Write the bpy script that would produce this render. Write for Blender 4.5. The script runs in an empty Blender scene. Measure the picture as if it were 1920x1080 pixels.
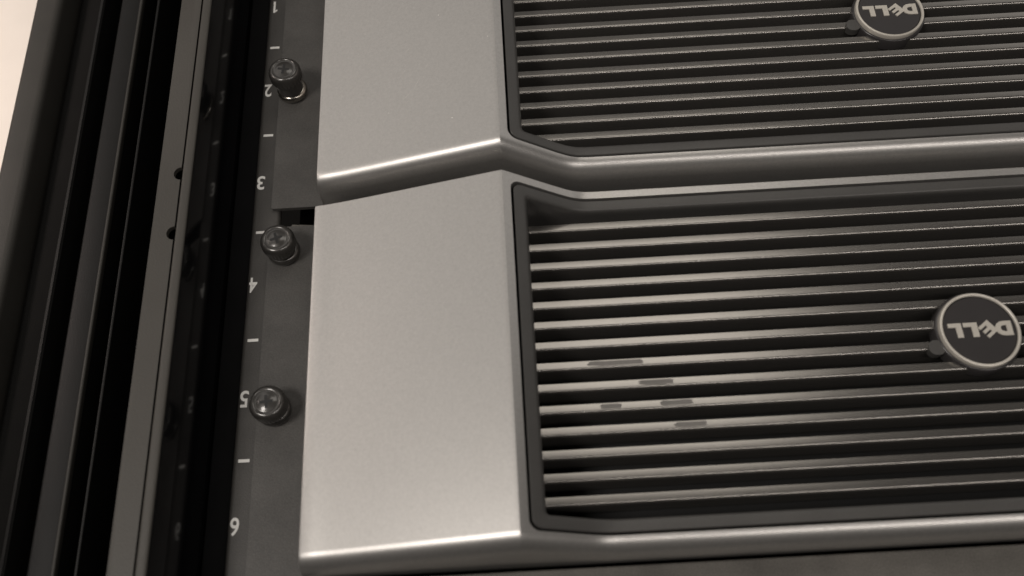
import bpy, bmesh, math, random
from mathutils import Matrix, Vector
random.seed(4)
S = bpy.context.scene
COL = S.collection
MM = 0.001

# ---------------------------------------------------------------- frame of the rack front
# All shapes are written in millimetres on the rack's front: u to one side, v along the rail
# (v falls as the unit numbers climb), w out of the rack.  The place itself stands upright
# (world Z = up the rack, unit 1 near the floor); the phone was held upside down.
R3 = Matrix(((-1, 0, 0), (0, 0, -1), (0, -1, 0)))
Z0 = 0.10
def W(u, v, w):
    p = R3 @ Vector((u * MM, v * MM, w * MM)); p.z += Z0
    return p

# ---------------------------------------------------------------- camera, world, lamps, exposure
def look(rx, ry, rz):
    def M(a): return Matrix(a)
    cp, sp, cy, sy, cr, sr = math.cos(rx), math.sin(rx), math.cos(ry), math.sin(ry), math.cos(rz), math.sin(rz)
    return M(((cr, -sr, 0), (sr, cr, 0), (0, 0, 1))) @ M(((1, 0, 0), (0, cp, -sp), (0, sp, cp))) @ M(((cy, 0, sy), (0, 1, 0), (-sy, 0, cy)))
cam_d = bpy.data.cameras.new('camera')
cam = bpy.data.objects.new('camera', cam_d); COL.objects.link(cam)
CR = look(-0.43612, -0.00722, 0.05338)
m = (R3 @ CR.transposed()).to_4x4(); m.translation = W(98.81, -329.27, 309.62)
cam.matrix_world = m
cam_d.sensor_width = 36; cam_d.lens = 1736.4 / 1920 * 36
cam_d.clip_start = 0.01; cam_d.clip_end = 50
cam_d.dof.use_dof = True; cam_d.dof.focus_distance = 0.355; cam_d.dof.aperture_fstop = 9.5
S.camera = cam

wd = bpy.data.worlds.new("World"); S.world = wd; wd.use_nodes = True
bg = wd.node_tree.nodes['Background']
bg.inputs[0].default_value = (1.0, 0.90, 0.80, 1); bg.inputs[1].default_value = 0.006

def area(name, pos, target, sx, sy, power, col):
    d = bpy.data.lights.new(name, 'AREA'); d.shape = 'RECTANGLE'; d.size = sx * MM; d.size_y = sy * MM
    d.energy = power; d.color = col
    o = bpy.data.objects.new(name, d); COL.objects.link(o)
    p, t = W(*pos), W(*target)
    o.location = p; o.rotation_euler = (t - p).to_track_quat('-Z', 'Y').to_euler()
    return o
area('room_lamp', (-380, -420, 860), (120, -190, 20), 240, 240, 3.7, (1, 0.935, 0.875))
area('left_fill_lamp', (-760, 520, 860), (60, -190, 30), 1100, 1100, 2.5, (1, 0.945, 0.89))  # added fill lamp, gives the flat bezel faces something to reflect
wl = area('wall_fill_lamp', (-430, -40, 300), (-200, -60, -60), 120, 120, 0.2, (1, 0.84, 0.76)); wl.data.spread = math.radians(70)  # added lamp, only there to brighten the cream wall
area('room_patch_lamp', (270, 285, 930), (270, 285, 0), 410, 360, 1.15, (1, 0.94, 0.86))  # unseen bright patch in the room, known only by its reflection in the slats
area('floor_side_fill_lamp', (250, 1000, 900), (200, -100, 30), 2200, 900, 0.95, (1, 0.95, 0.90))  # added dim fill from the floor side, lifts the upper slats to mid grey
area('right_fill_lamp', (1150, 620, 480), (120, -150, 30), 900, 900, 1.5, (1, 0.95, 0.90))  # added fill from the right, lightens the bezels' right-hand facets
area('ceiling_tube_lamp', (620, -650, 950), (250, -170, 20), 1000, 90, 3.2, (1, 0.935, 0.88))
S.view_settings.view_transform = 'Standard'; S.view_settings.look = 'None'
S.view_settings.exposure = 0; S.view_settings.gamma = 1

# ---------------------------------------------------------------- materials
def mat(name, col, rough=0.5, metal=0.0, spec=0.5, grain=0.0, gscale=1500, var=0.0, vscale=60, coat=0.0, rvar=0.0):
    m = bpy.data.materials.new(name); m.use_nodes = True
    nt = m.node_tree; N = nt.nodes; L = nt.links; b = N['Principled BSDF']
    b.inputs['Base Color'].default_value = (*col, 1); b.inputs['Roughness'].default_value = rough
    b.inputs['Metallic'].default_value = metal; b.inputs['Specular IOR Level'].default_value = spec
    b.inputs['Coat Weight'].default_value = coat; b.inputs['Coat Roughness'].default_value = 0.12
    tc = N.new('ShaderNodeTexCoord')
    if grain:
        n = N.new('ShaderNodeTexNoise'); n.inputs['Scale'].default_value = gscale; n.inputs['Detail'].default_value = 3
        L.new(tc.outputs['Object'], n.inputs['Vector'])
        bp = N.new('ShaderNodeBump'); bp.inputs['Strength'].default_value = grain; bp.inputs['Distance'].default_value = 0.0002
        L.new(n.outputs['Fac'], bp.inputs['Height']); L.new(bp.outputs['Normal'], b.inputs['Normal'])
    if var:
        n1 = N.new('ShaderNodeTexNoise'); n1.inputs['Scale'].default_value = vscale; n1.inputs['Detail'].default_value = 4
        n2 = N.new('ShaderNodeTexNoise'); n2.inputs['Scale'].default_value = 2300; n2.inputs['Detail'].default_value = 2
        L.new(tc.outputs['Object'], n1.inputs['Vector']); L.new(tc.outputs['Object'], n2.inputs['Vector'])
        ad = N.new('ShaderNodeMath'); ad.operation = 'ADD'
        L.new(n1.outputs['Fac'], ad.inputs[0]); L.new(n2.outputs['Fac'], ad.inputs[1])
        mr = N.new('ShaderNodeMapRange'); mr.inputs[1].default_value = 0.6; mr.inputs[2].default_value = 1.4
        mr.inputs[3].default_value = 1 - var; mr.inputs[4].default_value = 1 + var
        L.new(ad.outputs[0], mr.inputs[0])
        mx = N.new('ShaderNodeVectorMath'); mx.operation = 'SCALE'; mx.inputs[0].default_value = col
        L.new(mr.outputs[0], mx.inputs['Scale']); L.new(mx.outputs[0], b.inputs['Base Color'])
        if rvar:
            m2 = N.new('ShaderNodeMapRange'); m2.inputs[1].default_value = 0.35; m2.inputs[2].default_value = 0.65
            m2.inputs[3].default_value = rough - rvar; m2.inputs[4].default_value = rough + rvar
            L.new(n1.outputs['Fac'], m2.inputs[0]); L.new(m2.outputs[0], b.inputs['Roughness'])
    return m
M_silver = mat('silver_paint', (0.52, 0.505, 0.485), 0.40, 0.82, grain=0.08, gscale=2500, var=0.09, vscale=900)
M_frame = mat('dark_grey_plastic', (0.085, 0.082, 0.078), 0.45, 0.2, grain=0.15, var=0.12)
M_slat = mat('slat_gunmetal', (0.28, 0.266, 0.248), 0.25, 0.85, var=0.05, vscale=150)
M_back = mat('black_mesh_backing', (0.012, 0.012, 0.012), 0.7)
M_ear = mat('ear_powder_coat', (0.07, 0.0665, 0.062), 0.55, grain=0.5, gscale=1800, var=0.38)
M_rail = mat('rail_powder_coat', (0.055, 0.052, 0.048), 0.5, grain=0.5, gscale=1800, var=0.36)
M_gloss = mat('glossy_black_steel', (0.004, 0.004, 0.0045), 0.12, spec=0.42, var=0.2)
M_black = mat('matt_black_steel', (0.005, 0.005, 0.0055), 0.6, spec=0.15, grain=0.2, var=0.3)
M_post = mat('post_grey_paint', (0.058, 0.054, 0.047), 0.5, 0.1, grain=0.4, gscale=1500, var=0.14, vscale=25)
M_strip = mat('door_grey_paint', (0.006, 0.0059, 0.0056), 0.5, 0.0, spec=0.25, grain=0.3, var=0.2)
M_stile = mat('door_stile_paint', (0.036, 0.034, 0.030), 0.5, 0.0, spec=0.35, grain=0.3, var=0.15)
M_white = mat('cream_wall_paint', (0.88, 0.82, 0.75), 0.7, grain=0.1, var=0.03)
M_print = mat('white_print', (0.78, 0.77, 0.74), 0.5)
M_nickel = mat('black_nickel', (0.055, 0.052, 0.048), 0.34, 0.4, var=0.1, vscale=300, coat=0.7)
M_chrome = mat('bright_nickel', (0.30, 0.28, 0.25), 0.2, 0.95, var=0.1)
M_hole = mat('cross_recess_dark', (0.01, 0.01, 0.01), 0.5)
M_ring = mat('emblem_silver', (0.66, 0.62, 0.55), 0.4, 0.3, grain=0.1, var=0.06)
M_face = mat('emblem_face', (0.06, 0.056, 0.056), 0.25, 0.2, var=0.1)
M_dust = mat('pale_dust', (0.85, 0.83, 0.8), 0.8)
M_scr = mat('fine_scratch', (0.62, 0.60, 0.57), 0.5, 0.4)
M_refl_gap = mat('dull_reflection_gap', (0.17, 0.16, 0.15), 0.4, 0.5, spec=0.4, var=0.2)  # dull colour standing for gaps in the slat reflections
M_panel = mat('panel_grey', (0.12, 0.112, 0.10), 0.6, grain=0.5, gscale=1600, var=0.4)

# ---------------------------------------------------------------- helpers
def link(name, me, mt, parent=None, smooth=35):
    o = bpy.data.objects.new(name, me); COL.objects.link(o)
    if mt: me.materials.append(mt)
    if parent: o.parent = parent
    if smooth:
        for p in me.polygons: p.use_smooth = True
        me.set_sharp_from_angle(angle=math.radians(smooth))
    return o
def mesh_of(bm, org, recalc=True):
    if recalc: bmesh.ops.recalc_face_normals(bm, faces=bm.faces)
    for v in bm.verts: v.co = (v.co - Vector(org)) * MM
    me = bpy.data.meshes.new('m'); bm.to_mesh(me); bm.free(); return me
def root(name, label, cat, org, group=None):
    o = bpy.data.objects.new(name, None); COL.objects.link(o); o.empty_display_size = 0.02
    mt = R3.to_4x4(); mt.translation = W(*org); o.matrix_world = mt
    o['label'] = label; o['category'] = cat
    if group: o['group'] = group
    return o
def prism(bm, prof, a, b, axis='v', caps=True):
    """extrude a closed 2-D profile. axis v: prof=(u,w); axis u: prof=(v,w); axis w: prof=(u,v)"""
    def P(p, t):
        return (p[0], t, p[1]) if axis == 'v' else ((t, p[0], p[1]) if axis == 'u' else (p[0], p[1], t))
    A = [bm.verts.new(P(p, a)) for p in prof]; B = [bm.verts.new(P(p, b)) for p in prof]
    n = len(prof)
    for i in range(n): bm.faces.new((A[i], A[(i + 1) % n], B[(i + 1) % n], B[i]))
    if caps: bm.faces.new(A[::-1]); bm.faces.new(B)
def rbox(u0, u1, w0, w1, r=0.6, n=3):
    """rounded rectangle profile"""
    out = []
    for cx, cy, a0 in ((u1 - r, w1 - r, 0), (u0 + r, w1 - r, 90), (u0 + r, w0 + r, 180), (u1 - r, w0 + r, 270)):
        for k in range(n + 1):
            a = math.radians(a0 + 90 * k / n); out.append((cx + r * math.cos(a), cy + r * math.sin(a)))
    return out
def lathe(bm, prof, cx, cy, seg=40, cap=True):
    """prof (r, w) revolved about the w axis through (cx, cy)"""
    rings = []
    for r, w in prof:
        rings.append([bm.verts.new((cx + r * math.cos(2 * math.pi * k / seg), cy + r * math.sin(2 * math.pi * k / seg), w)) for k in range(seg)])
    for a, b in zip(rings, rings[1:]):
        for k in range(seg): bm.faces.new((a[k], a[(k + 1) % seg], b[(k + 1) % seg], b[k]))
    if cap: bm.faces.new(rings[-1]); bm.faces.new(rings[0][::-1])
def text_mesh(ch, height, wide, bold=0.0, depth=0.02, skew=0.0):
    """glyph as a mesh in mm, centred on its own box, reading upright in +x,+y"""
    c = bpy.data.curves.new('t', 'FONT'); c.body = ch; c.size = 10; c.extrude = 0.5; c.offset = bold; c.resolution_u = 4
    o = bpy.data.objects.new('t', c); COL.objects.link(o)
    dg = bpy.context.evaluated_depsgraph_get()
    me = bpy.data.meshes.new_from_object(o.evaluated_get(dg))
    bpy.data.objects.remove(o); bpy.data.curves.remove(c)
    xs = [v.co.x for v in me.vertices]; ys = [v.co.y for v in me.vertices]
    sx = wide / (max(xs) - min(xs)); sy = height / (max(ys) - min(ys))
    cx, cy = (max(xs) + min(xs)) / 2, (max(ys) + min(ys)) / 2
    for v in me.vertices:
        x, y, z = (v.co.x - cx) * sx, (v.co.y - cy) * sy, (v.co.z + 0.5) * depth
        v.co = (x + skew * y, y, z)
    return me
def add_mesh(bm, me, f):
    vs = [bm.verts.new(f(v.co)) for v in me.vertices]
    for p in me.polygons:
        try: bm.faces.new([vs[i] for i in p.vertices])
        except ValueError: pass

# ---------------------------------------------------------------- wall behind, left
bm = bmesh.new()
prism(bm, [(-900, -70), (-60, -70), (-60, -60), (-900, -60)], 200, -900)
wall = link('wall', mesh_of(bm, (0, 0, 0)), M_white); wall['kind'] = 'structure'
mt = R3.to_4x4(); mt.translation = W(0, 0, 0); wall.matrix_world = mt

# ---------------------------------------------------------------- rack cabinet: rail with unit numbers, front post
V0, V1 = 60.0, -620.0
CORG = (-6, V0, 0)
cab = root('rack_cabinet', 'black cabinet frame with grey front post and rail numbered in white', 'cabinet', CORG)
def cpart(name, bm, mt, parent=cab, smooth=35):
    return link(name, mesh_of(bm, CORG), mt, parent, smooth)
bm = bmesh.new(); prism(bm, rbox(-2.3, 8.6, -4.2, 0, 1.9, 6), V0, V1); rail = cpart('mounting_rail', bm, M_rail)
bm = bmesh.new(); prism(bm, [(-11.4, -60), (-10.6, -60), (-10.6, -9.1), (-11.4, -9.1)], V0, V1); cpart('rail_web', bm, M_black)
bm = bmesh.new(); prism(bm, rbox(-11.4, -2.5, -9, -5, 0.5), V0, V1); cpart('rail_shade_plate', bm, M_black)  # black plate added in place of shade on the rail's left part
bm = bmesh.new(); prism(bm, [(9, -30), (470, -30), (470, -28), (9, -28)], V0, V1); cpart('back_panel', bm, M_black)
U = 44.45
for n in range(1, 10):
    b2 = bmesh.new()
    if n == 1:
        prism(b2, [(0.7 - x, -U - y) for x, y in ((0.0, -3.1), (0.85, -3.1), (0.85, 3.1), (0.2, 3.1), (-0.9, 2.2), (-0.9, 1.4), (0.0, 1.9))], 0.03, 0.07, 'w')
    else:
        me = text_mesh(str(n), 6.2, 3.0, bold=0.16)
        add_mesh(b2, me, lambda c, n=n: (0.25 - c.x, -U * n - c.y, 0.03 + c.z * 2))
    o = cpart('unit_number', b2, M_print, rail, 0)
    b2 = bmesh.new(); prism(b2, [(-0.2, -U * (n + .5) - .55), (3.7, -U * (n + .5) - .55), (3.7, -U * (n + .5) + .55), (-0.2, -U * (n + .5) + .55)], 0.03, 0.06, 'w')
    cpart('unit_tick', b2, M_print, rail, 0)
# front post: glossy black inner side, grey face with a seam, a lip and two screw holes
bm = bmesh.new(); prism(bm, [(-14.5, -60), (-12.2, -60), (-12.2, 24.0), (-14.5, 31.6)], V0, V1); cpart('post_side', bm, M_gloss)
bm = bmesh.new(); prism(bm, rbox(-18.1, -14.6, 20, 32.2, 0.8), V0, V1); cpart('post_lip', bm, M_post)
def plate_with_holes(u0, u1, w, holes, th):
    b = bmesh.new()
    vs = [V0]
    for hv, r in holes: vs += [hv + r + 1, hv - r - 1]
    vs.append(V1)
    def quad(a, c):
        b.faces.new([b.verts.new(p) for p in ((u0, a, w), (u1, a, w), (u1, c, w), (u0, c, w))])
    for i in range(0, len(vs), 2): quad(vs[i], vs[i + 1])
    for hv, r in holes:
        ang = [math.radians(90 + 180 * k / 12) for k in range(13)]
        arc = [(u1 + r * math.cos(a), hv + r * math.sin(a)) for a in ang]
        poly = [(u1, hv + r + 1), (u0, hv + r + 1), (u0, hv - r - 1), (u1, hv - r - 1)] + arc[::-1]
        F = [b.verts.new((p[0], p[1], w)) for p in poly]; b.faces.new(F)
        A = [b.verts.new((p[0], p[1], w)) for p in arc]; B = [b.verts.new((p[0], p[1], w - th)) for p in arc]
        for k in range(12): b.faces.new((A[k], A[k + 1], B[k + 1], B[k]))
    e = [b.verts.new(p) for p in ((u0, V0, w), (u0, V1, w), (u0 - 0.3, V1, w - 0.8), (u0 - 0.3, V0, w - 0.8))]; b.faces.new(e)
    e = [b.verts.new(p) for p in ((u0 - .3, V0, w - .8), (u0 - .3, V1, w - .8), (u0 - 0.3, V1, w - 14), (u0 - 0.3, V0, w - 14))]; b.faces.new(e)
    bmesh.ops.remove_doubles(b, verts=b.verts, dist=1e-5)
    return b
bm = plate_with_holes(-26.6, -18.75, 31.4, [(-147.3, 2.6), (-171.4, 2.6)], 2.0); cpart('post_face', bm, M_post)
bm = bmesh.new(); prism(bm, [(-26, 18), (-18.3, 18), (-18.3, 19.5), (-26, 19.5)], V0, V1); cpart('post_core', bm, M_black)
# structure deeper in: dark channel with one bright sheet edge
bm = bmesh.new(); prism(bm, [(-64, -26), (-14.6, -26), (-14.6, -24), (-64, -24)], V0, V1); cpart('channel_floor', bm, M_black)
bm = bmesh.new(); prism(bm, rbox(-51.6, -50.4, -22, 0, 0.4), V0, V1); cpart('channel_edge', bm, M_strip)

# ---------------------------------------------------------------- cabinet door, swung open at the left
DORG = (-80, V0, -20)
door = root('cabinet_door', 'open black cabinet door edge with grey strips between the white wall and the rack post', 'door', DORG)
def dpart(name, bm, mt, parent=door, smooth=35): return link(name, mesh_of(bm, DORG), mt, parent, smooth)
bm = bmesh.new(); prism(bm, rbox(-67.6, -58, -18, 0, 1.2), V0, V1); dpart('door_rib', bm, M_strip)
bm = bmesh.new(); prism(bm, rbox(-59.0, -57.6, -2, 0.9, 0.6), V0, V1); dpart('rib_edge', bm, M_stile)
bm = bmesh.new(); prism(bm, [(-92, -12), (-77.5, -1.6), (-76.6, 0), (-75.4, 0.4), (-74.8, -0.4), (-74.8, -20), (-92, -20)], V0, V1); dpart('door_return', bm, M_strip)
bm = bmesh.new(); prism(bm, rbox(-106.5, -94.3, -22, 0, 3.0, 6), V0, V1); dpart('door_stile', bm, M_stile)
bm = bmesh.new(); prism(bm, [(-105, -24), (-64, -24), (-64, -22.5), (-105, -22.5)], V0, V1); dpart('door_sheet', bm, M_black)

# ---------------------------------------------------------------- the two silver units
CU = 244.0                       # centre line of the rack
BT, BB = -162.9, -286.9          # lower unit's bezel, top and bottom in the picture
GT, GB = -165.9, -281.2          # opening in the bezel
HL = 98.2
W0, WR, UR, UV = 29.0, 46.0, 95.6, 121.0
def h(u):
    if u > CU: u = 2 * CU - u
    a = W0 + (u - 29.2) * (WR - W0 + 0.9) / (UR - 29.2)
    b = W0 + (UV - u) * (WR - W0 + 0.9) / (UV - UR)
    k = 0.12
    m = min(a, b)
    ridge = m - k * math.log(math.exp(-(a - m) / k) + math.exp(-(b - m) / k))
    k = 1.3; d = (ridge - W0) / k
    return W0 + (k * math.log(1 + math.exp(d)) if d < 30 else ridge - W0) - (0.9 if u < 40 else 0) * 0
def half_cols():
    c = [30.6, 34, 40, 50, 60, 70, 80, 88] + [90 + 0.8 * i for i in range(11)] + [99, 100, 101.2, 102.5, 104, 106, 108, 110, 112, 114, 115.5, 117, 118.5, 120, 121.5, 123, 124.5, 126, 128, 131, 135, 150, 180, 215, 244]
    c = [x for x in c if abs(x - HL) > 0.35] + [HL]
    return sorted(c)
HC = half_cols(); COLS = HC + [2 * CU - x for x in HC[-2::-1]]
HR = 2 * CU - HL
def section(hh):
    """(v, w) from the back of the underside round the front to the back of the top"""
    s = [(BB + 1.6, 2.0), (BB + 0.3, hh - 12), (BB, hh - 7)]
    for k in range(1, 10):
        a = math.radians(10 * k); s.append((BB + 5.5 - 5.5 * math.cos(a), hh - 7 + 7 * math.sin(a)))
    s += [(GB, hh), (-270, hh), (-255, hh), (-240, hh), (-224, hh), (-208, hh), (-192, hh), (-178, hh), (GT, hh), (BT - .35, hh), (BT, hh - .35), (BT, hh - 4), (BT, hh - 12), (BT, 2.0)]
    return s
SEC_G0, SEC_G1 = 12, 20
def bezel_mesh():
    bm = bmesh.new(); grid = []
    def col(u, drop, flat=False):
        hh = h(max(31, min(457, u))) - drop
        if u < 31 or u > 457: hh = W0 + 0.0 + h(31) - W0 - drop
        grid.append([bm.verts.new((u, v, 2.0 if flat else w)) for v, w in section(hh)])
    col(29.2, 0, True); col(29.2, 1.3); col(29.55, 0.4)
    for u in COLS: col(u, 0)
    col(2 * CU - 29.55, 0.4); col(2 * CU - 29.2, 1.3); col(2 * CU - 29.2, 0, True)
    for i in range(len(grid) - 1):
        ua, ub = grid[i][12].co.x, grid[i + 1][12].co.x
        for j in range(len(grid[0]) - 1):
            if ua >= HL - 1e-4 and ub <= HR + 1e-4 and SEC_G0 <= j < SEC_G1: continue
            q = (grid[i][j], grid[i][j + 1], grid[i + 1][j + 1], grid[i + 1][j])
            try: bm.faces.new(q)
            except ValueError: pass
    r = 3.2                      # rounded corners of the opening
    for uc, su in ((HL, 1), (HR, -1)):
        for vc, sv in ((GB, 1), (GT, -1)):
            arc = []
            for k in range(7):
                a = math.radians(90 * k / 6)
                uu, vv = uc + su * (r - r * math.cos(a)), vc + sv * (r - r * math.sin(a))
                arc.append((uu, vv, h(uu)))
            c = bm.verts.new((uc, vc, h(uc)))
            A = [bm.verts.new(p) for p in arc]
            for k in range(6): bm.faces.new((c, A[k], A[k + 1]))
    bmesh.ops.remove_doubles(bm, verts=bm.verts, dist=1e-4)
    loops(bm, [(0, 3.2, 0.0, None), (0.02, 3.2, 3.0, None)])
    return bm
def outline(inset, r):
    pts = []
    u0, u1, v0, v1 = HL + inset, HR - inset, GB + inset, GT - inset
    us = [HL + 4] + [x for x in COLS if HL + 4.5 < x < HR - 4.5] + [HR - 4]
    def arc(cx, cy, a0):
        for k in range(7):
            a = math.radians(a0 + 15 * k); pts.append((cx + r * math.cos(a), cy + r * math.sin(a)))
    f = lambda x: u0 + r + (x - us[0]) / (us[-1] - us[0]) * (u1 - u0 - 2 * r)
    arc(u0 + r, v0 + r, 180)
    pts.extend((f(x), v0) for x in us[1:-1])
    arc(u1 - r, v0 + r, 270); arc(u1 - r, v1 - r, 0)
    pts.extend((f(x), v1) for x in us[-2:0:-1])
    arc(u0 + r, v1 - r, 90)
    return pts
def loops(bm, spec):
    rings = []
    for inset, r, drop, absw in spec:
        rings.append([bm.verts.new((u, v, absw if absw is not None else h(u) - drop)) for u, v in outline(inset, r)])
    n = len(rings[0])
    for a, b in zip(rings, rings[1:]):
        for k in range(n): bm.faces.new((a[k], a[(k + 1) % n], b[(k + 1) % n], b[k]))
SLAT_N, PITCH, S0 = 15, 7.28, -166.2
SLAT = [(0.0, 25.3), (-0.25, 25.75), (-2.35, 25.95)] + [(-2.45 - 0.85 * math.sin(math.radians(a)), 25.1 + 0.85 * math.cos(math.radians(a))) for a in (5, 18, 34, 50, 66, 82)] + [(-3.35, 15.0), (-2.2, 14.0), (-0.6, 14.0), (0.0, 16.0)]
UORG = (CU, BT, 0)
def screw_parts(cx, cy, L, parent, bright, th=0.1):
    """captive thumbscrew: collar at the ear, waist, knurled head with a cross recess"""
    b = bmesh.new()
    lathe(b, [(4.6, 2.0), (5.4, 2.2), (6.0, 3.0), (6.1, 4.0), (5.8, 4.8), (5.2, 5.2), (4.8, 5.4)], cx + .2, cy + .1)
    sc = link('thumbscrew', mesh_of(b, UORG), M_chrome if bright else M_nickel, parent, 40)
    b = bmesh.new()
    seg = 64; rings = []
    for r, w in [(5.0, 5.3), (5.0, L - 6.2), (5.6, L - 5.8), (6.1, L - 5.2), (6.1, L - 1.6), (5.7, L - 0.6), (5.2, L - .12), (4.7, L), (4.5, L - .16), (3.4, L - .16), (3.2, L)]:
        kn = 0.28 if r > 6 else 0
        rings.append([b.verts.new((cx + (r + kn * (k % 2)) * math.cos(2 * math.pi * k / seg), cy + (r + kn * (k % 2)) * math.sin(2 * math.pi * k / seg), w)) for k in range(seg)])
    for p, q in zip(rings, rings[1:]):
        for k in range(seg): b.faces.new((p[k], p[(k + 1) % seg], q[(k + 1) % seg], q[k]))
    b.faces.new(rings[-1])
    link('screw_head', mesh_of(b, UORG), M_nickel, sc, 40)
    b = bmesh.new()              # cross recess
    t, a = 0.5, 2.3
    pl = [(a, -t), (a, t), (t, t), (t, a), (-t, a), (-t, t), (-a, t), (-a, -t), (-t, -t), (-t, -a), (t, -a), (t, -t)]
    prism(b, [(cx + p[0] * math.cos(th) - p[1] * math.sin(th), cy + p[0] * math.sin(th) + p[1] * math.cos(th)) for p in pl], L - 1.0, L + 0.03, 'w')
    link('cross_recess', mesh_of(b, UORG), M_hole, sc, 0)
    return sc
def build_unit(label):
    t = root('rack_unit', label, 'rack unit', UORG, 'silver rack units stacked in the cabinet')
    P = lambda name, bm, mt, par=t, sm=35: link(name, mesh_of(bm, UORG), mt, par, sm)
    P('bezel', bezel_mesh(), M_silver, sm=28)
    b = bmesh.new(); loops(b, [(0.85, 2.8, 3.0, None), (0.85, 2.8, 0.5, None), (1.1, 2.6, 0.15, None), (3.9, 1.8, 0.15, None), (4.3, 1.5, 0.24, None), (4.65, 1.4, 0.5, None), (4.9, 1.3, 0.9, None), (5.0, 1.2, 1.4, None), (5.05, 1.0, 3.0, None), (5.3, 0.8, None, 15.0)])
    P('louver_frame', b, M_frame)
    b = bmesh.new(); prism(b, [(HL - 1.2, GB - 1), (HR + 1.2, GB - 1), (HR + 1.2, GT + 1), (HL - 1.2, GT + 1)], 11, 12.5, 'w'); P('backing_plate', b, M_back, sm=0)
    # slats share one mesh
    b = bmesh.new(); prism(b, [(v + BT, w) for v, w in SLAT], HL + 4.6, HR - 4.6, 'u')
    sm = mesh_of(b, UORG)
    for k in range(SLAT_N):
        o = link('slat', sm, None if k else M_slat, t, 30 if k == 0 else 0)
        o.location.y = (S0 - k * PITCH - BT) * MM
    # round emblem
    ec = (247.0, -222.4)
    b = bmesh.new(); lathe(b, [(13.7, 22), (13.7, 26.6), (13.5, 26.95), (13.2, 27.1), (12.8, 27.1)], *ec, seg=64)
    em = P('emblem', b, M_face)
    b = bmesh.new(); lathe(b, [(11.5, 27.1), (11.5, 28.15), (11.4, 28.25)], *ec, seg=64, cap=True); P('emblem_face', b, M_face, em)
    b = bmesh.new(); lathe(b, [(12.9, 27.0), (12.9, 28.4), (12.7, 28.75), (12.2, 28.9), (11.95, 28.8), (11.8, 28.6), (11.75, 28.1)], *ec, seg=64, cap=False); P('emblem_ring', b, M_ring, em)
    b = bmesh.new(); prism(b, rbox(ec[0] - 17.0, ec[0] - 11.8, ec[1] - 7.2, ec[1] - 2.2, 2.2, 5), 24, 26.9, 'w'); P('emblem_tab', b, M_frame, em)
    b = bmesh.new()
    for ch, x, hh, ww, ang, sk in (('D', -7.6, 5.0, 5.4, 0, 0), ('E', -2.5, 4.7, 4.3, 37, 0), ('L', 2.9, 5.0, 4.5, 0, 0), ('L', 7.9, 5.0, 4.3, 0, 0)):
        me = text_mesh(ch, hh, ww, bold=0.75 if ch != 'E' else 0.45, depth=0.35)
        ca, sa = math.cos(math.radians(ang)), math.sin(math.radians(ang))
        add_mesh(b, me, lambda c: (ec[0] - (x + c.x * ca - c.y * sa), ec[1] - (c.x * sa + c.y * ca), 28.26 + c.z + (0.03 if ch == 'E' else 0)))
    P('emblem_lettering', b, M_ring, em, 30)
    # ears
    for s in (0, 1):
        a0, a1 = (5.6, 33) if s == 0 else (2 * CU - 33, 2 * CU - 5.6)
        b = bmesh.new(); prism(b, rbox(a0, a1, -293.0, BT + 8.1, 0.8), 0.1, 2.0, 'w'); P('mounting_ear', b, M_ear)
    b = bmesh.new(); prism(b, [(12.9, -153.3), (22.4, -153.9), (22.4, -152.6), (12.9, -151.8)], -3.5, -2.0, 'w'); P('chassis_flange', b, M_chrome, sm=0)
    # chassis behind the bezel
    b = bmesh.new(); prism(b, [(34, -280.0), (454, -280.0), (454, -167), (34, -167)], -25, 1.9, 'w'); P('chassis', b, M_black, sm=0)
    for vv, L, th in ((-166.1, 14.0, 0.32), (-228.0, 13.0, 0.1)):
        screw_parts(11.8, vv, L, t, False, th)
    return t
lower = build_unit('lower silver rack unit with brightly lit louvers, its round emblem near the right edge')
OFF = 132.4
def copy_tree(o, parent=None):
    c = o.copy(); COL.objects.link(c)
    if parent: c.parent = parent
    for ch in list(o.children): copy_tree(ch, c)
    return c
upper = copy_tree(lower)
upper['label'] = 'upper silver rack unit with dim louvers, its round emblem cut by the top edge'
upper.location = W(UORG[0], UORG[1] + OFF, UORG[2])
# the upper unit's visible screw stands further out on a bright collar
for s in [c for c in upper.children if c.name.startswith('thumbscrew')]:
    for c in list(s.children): bpy.data.objects.remove(c)
    bpy.data.objects.remove(s)
for c in [c for c in upper.children if c.name.startswith('mounting_ear')]:
    me = c.data.copy(); c.data = me
    for v in me.vertices:      # this unit's ears stop short, leaving a slot above the next one's
        if v.co.y < -0.06: v.co.y += 0.0140
for vv, L in ((-150.0, 17.0), (-224.6, 17.5)):
    screw_parts(11.2, vv, L, upper, True, -0.15)

def scratch(parent, lines, off):
    b = bmesh.new()
    for u0, v0, u1, v1, wd in lines:
        d = math.hypot(u1 - u0, v1 - v0); nx, ny = -(v1 - v0) / d * wd, (u1 - u0) / d * wd
        P4 = [(u0, v0), ((u0 + u1) / 2 + nx, (v0 + v1) / 2 + ny), (u1, v1), ((u0 + u1) / 2 - nx, (v0 + v1) / 2 - ny)]
        b.faces.new([b.verts.new((p[0], p[1] - off, h(p[0]) + 0.03)) for p in P4])
    o = link('scratch', mesh_of(b, UORG), M_scr, parent, 0); o['kind'] = 'stuff'
scratch(upper, [(68.0, -117.0, 65.5, -121.6, .13), (65.3, -122.0, 60, -127, .1), (64.4, -102.6, 62.0, -104.6, .13), (71, -112, 69.4, -114, .1)], OFF)
REFL_GAPS = ((8, 129.2, 9.5), (9, 141.4, 5.9), (10, 126.2, 3.7), (10, 147.3, 5.4), (11, 150.6, 5.3))
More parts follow.
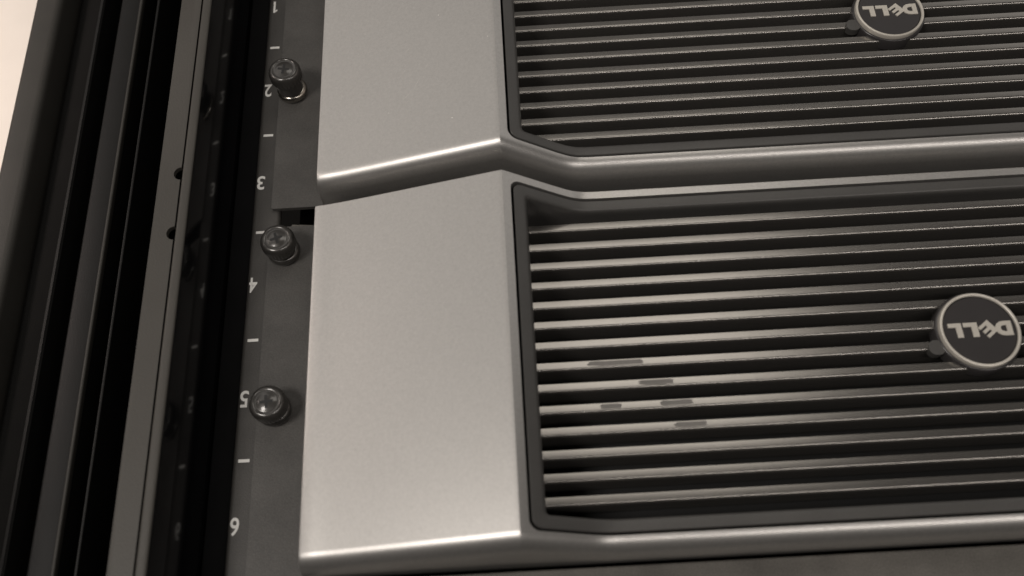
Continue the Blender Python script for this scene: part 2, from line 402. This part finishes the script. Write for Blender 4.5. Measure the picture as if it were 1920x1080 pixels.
# dull patches painted on the lower unit's slats for breaks in the lamp's reflection
for k, u, hu in REFL_GAPS:
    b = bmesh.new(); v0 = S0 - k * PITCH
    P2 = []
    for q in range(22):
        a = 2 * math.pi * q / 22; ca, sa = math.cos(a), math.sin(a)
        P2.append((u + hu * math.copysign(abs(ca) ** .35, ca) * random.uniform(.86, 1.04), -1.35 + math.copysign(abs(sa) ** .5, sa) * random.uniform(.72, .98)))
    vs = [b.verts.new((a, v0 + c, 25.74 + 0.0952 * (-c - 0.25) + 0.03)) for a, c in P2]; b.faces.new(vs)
    link('reflection_gap', mesh_of(b, UORG), M_refl_gap, lower, 0)

# dust specks and scratches on the upper bezel (and a few on the lower)
def specks(parent, spots, off):
    b = bmesh.new()
    for u, v, r in spots:
        v2 = v - off; n = 6
        vs = [b.verts.new((u + r * random.uniform(.7, 1.2) * math.cos(k * math.pi / 3), v2 + r * random.uniform(.7, 1.2) * math.sin(k * math.pi / 3), h(u + 0) + 0.05)) for k in range(n)]
        c = b.verts.new((u, v2, h(u) + 0.05 + r * .7))
        for k in range(n): b.faces.new((vs[k], vs[(k + 1) % n], c))
    o = link('dust', mesh_of(b, UORG), M_dust, parent, 0); o['kind'] = 'stuff'
specks(upper, [(79.2, -138.0, .33), (93.0, -106.2, .2), (75, -90.9, .25), (62, -113, .12), (44, -100, .12), (87, -79, .13), (56, -130, .14)], OFF)
spots = [(random.uniform(105, 285), -166.2 - 7.28 * random.randint(0, 13) - 2.8, random.uniform(.08, .2)) for _ in range(26)]
b = bmesh.new()
for u, v, r in spots:
    c = b.verts.new((u, v, 26.2 + r)); vs = [b.verts.new((u + r * math.cos(k * 1.2566), v + r * math.sin(k * 1.2566), 26.0)) for k in range(5)]
    for k in range(5): b.faces.new((vs[k], vs[(k + 1) % 5], c))
o = link('dust', mesh_of(b, UORG), M_dust, lower, 0); o['kind'] = 'stuff'

# ---------------------------------------------------------------- equipment below
PORG = (CU, -288, 0)
pan = root('equipment_panel', 'flat dark grey panel of the next device along the bottom edge of the frame', 'panel', PORG)
bm = bmesh.new(); prism(bm, rbox(-334, -287.6, -20, 13.0, 0.8), 31, 2 * CU - 31, 'u'); link('panel_face', mesh_of(bm, PORG), M_panel, pan)
bm = bmesh.new(); prism(bm, rbox(5.6, 30.9, -330, -301, 0.8), 0.1, 2, 'w'); link('mounting_ear', mesh_of(bm, PORG), M_ear, pan)
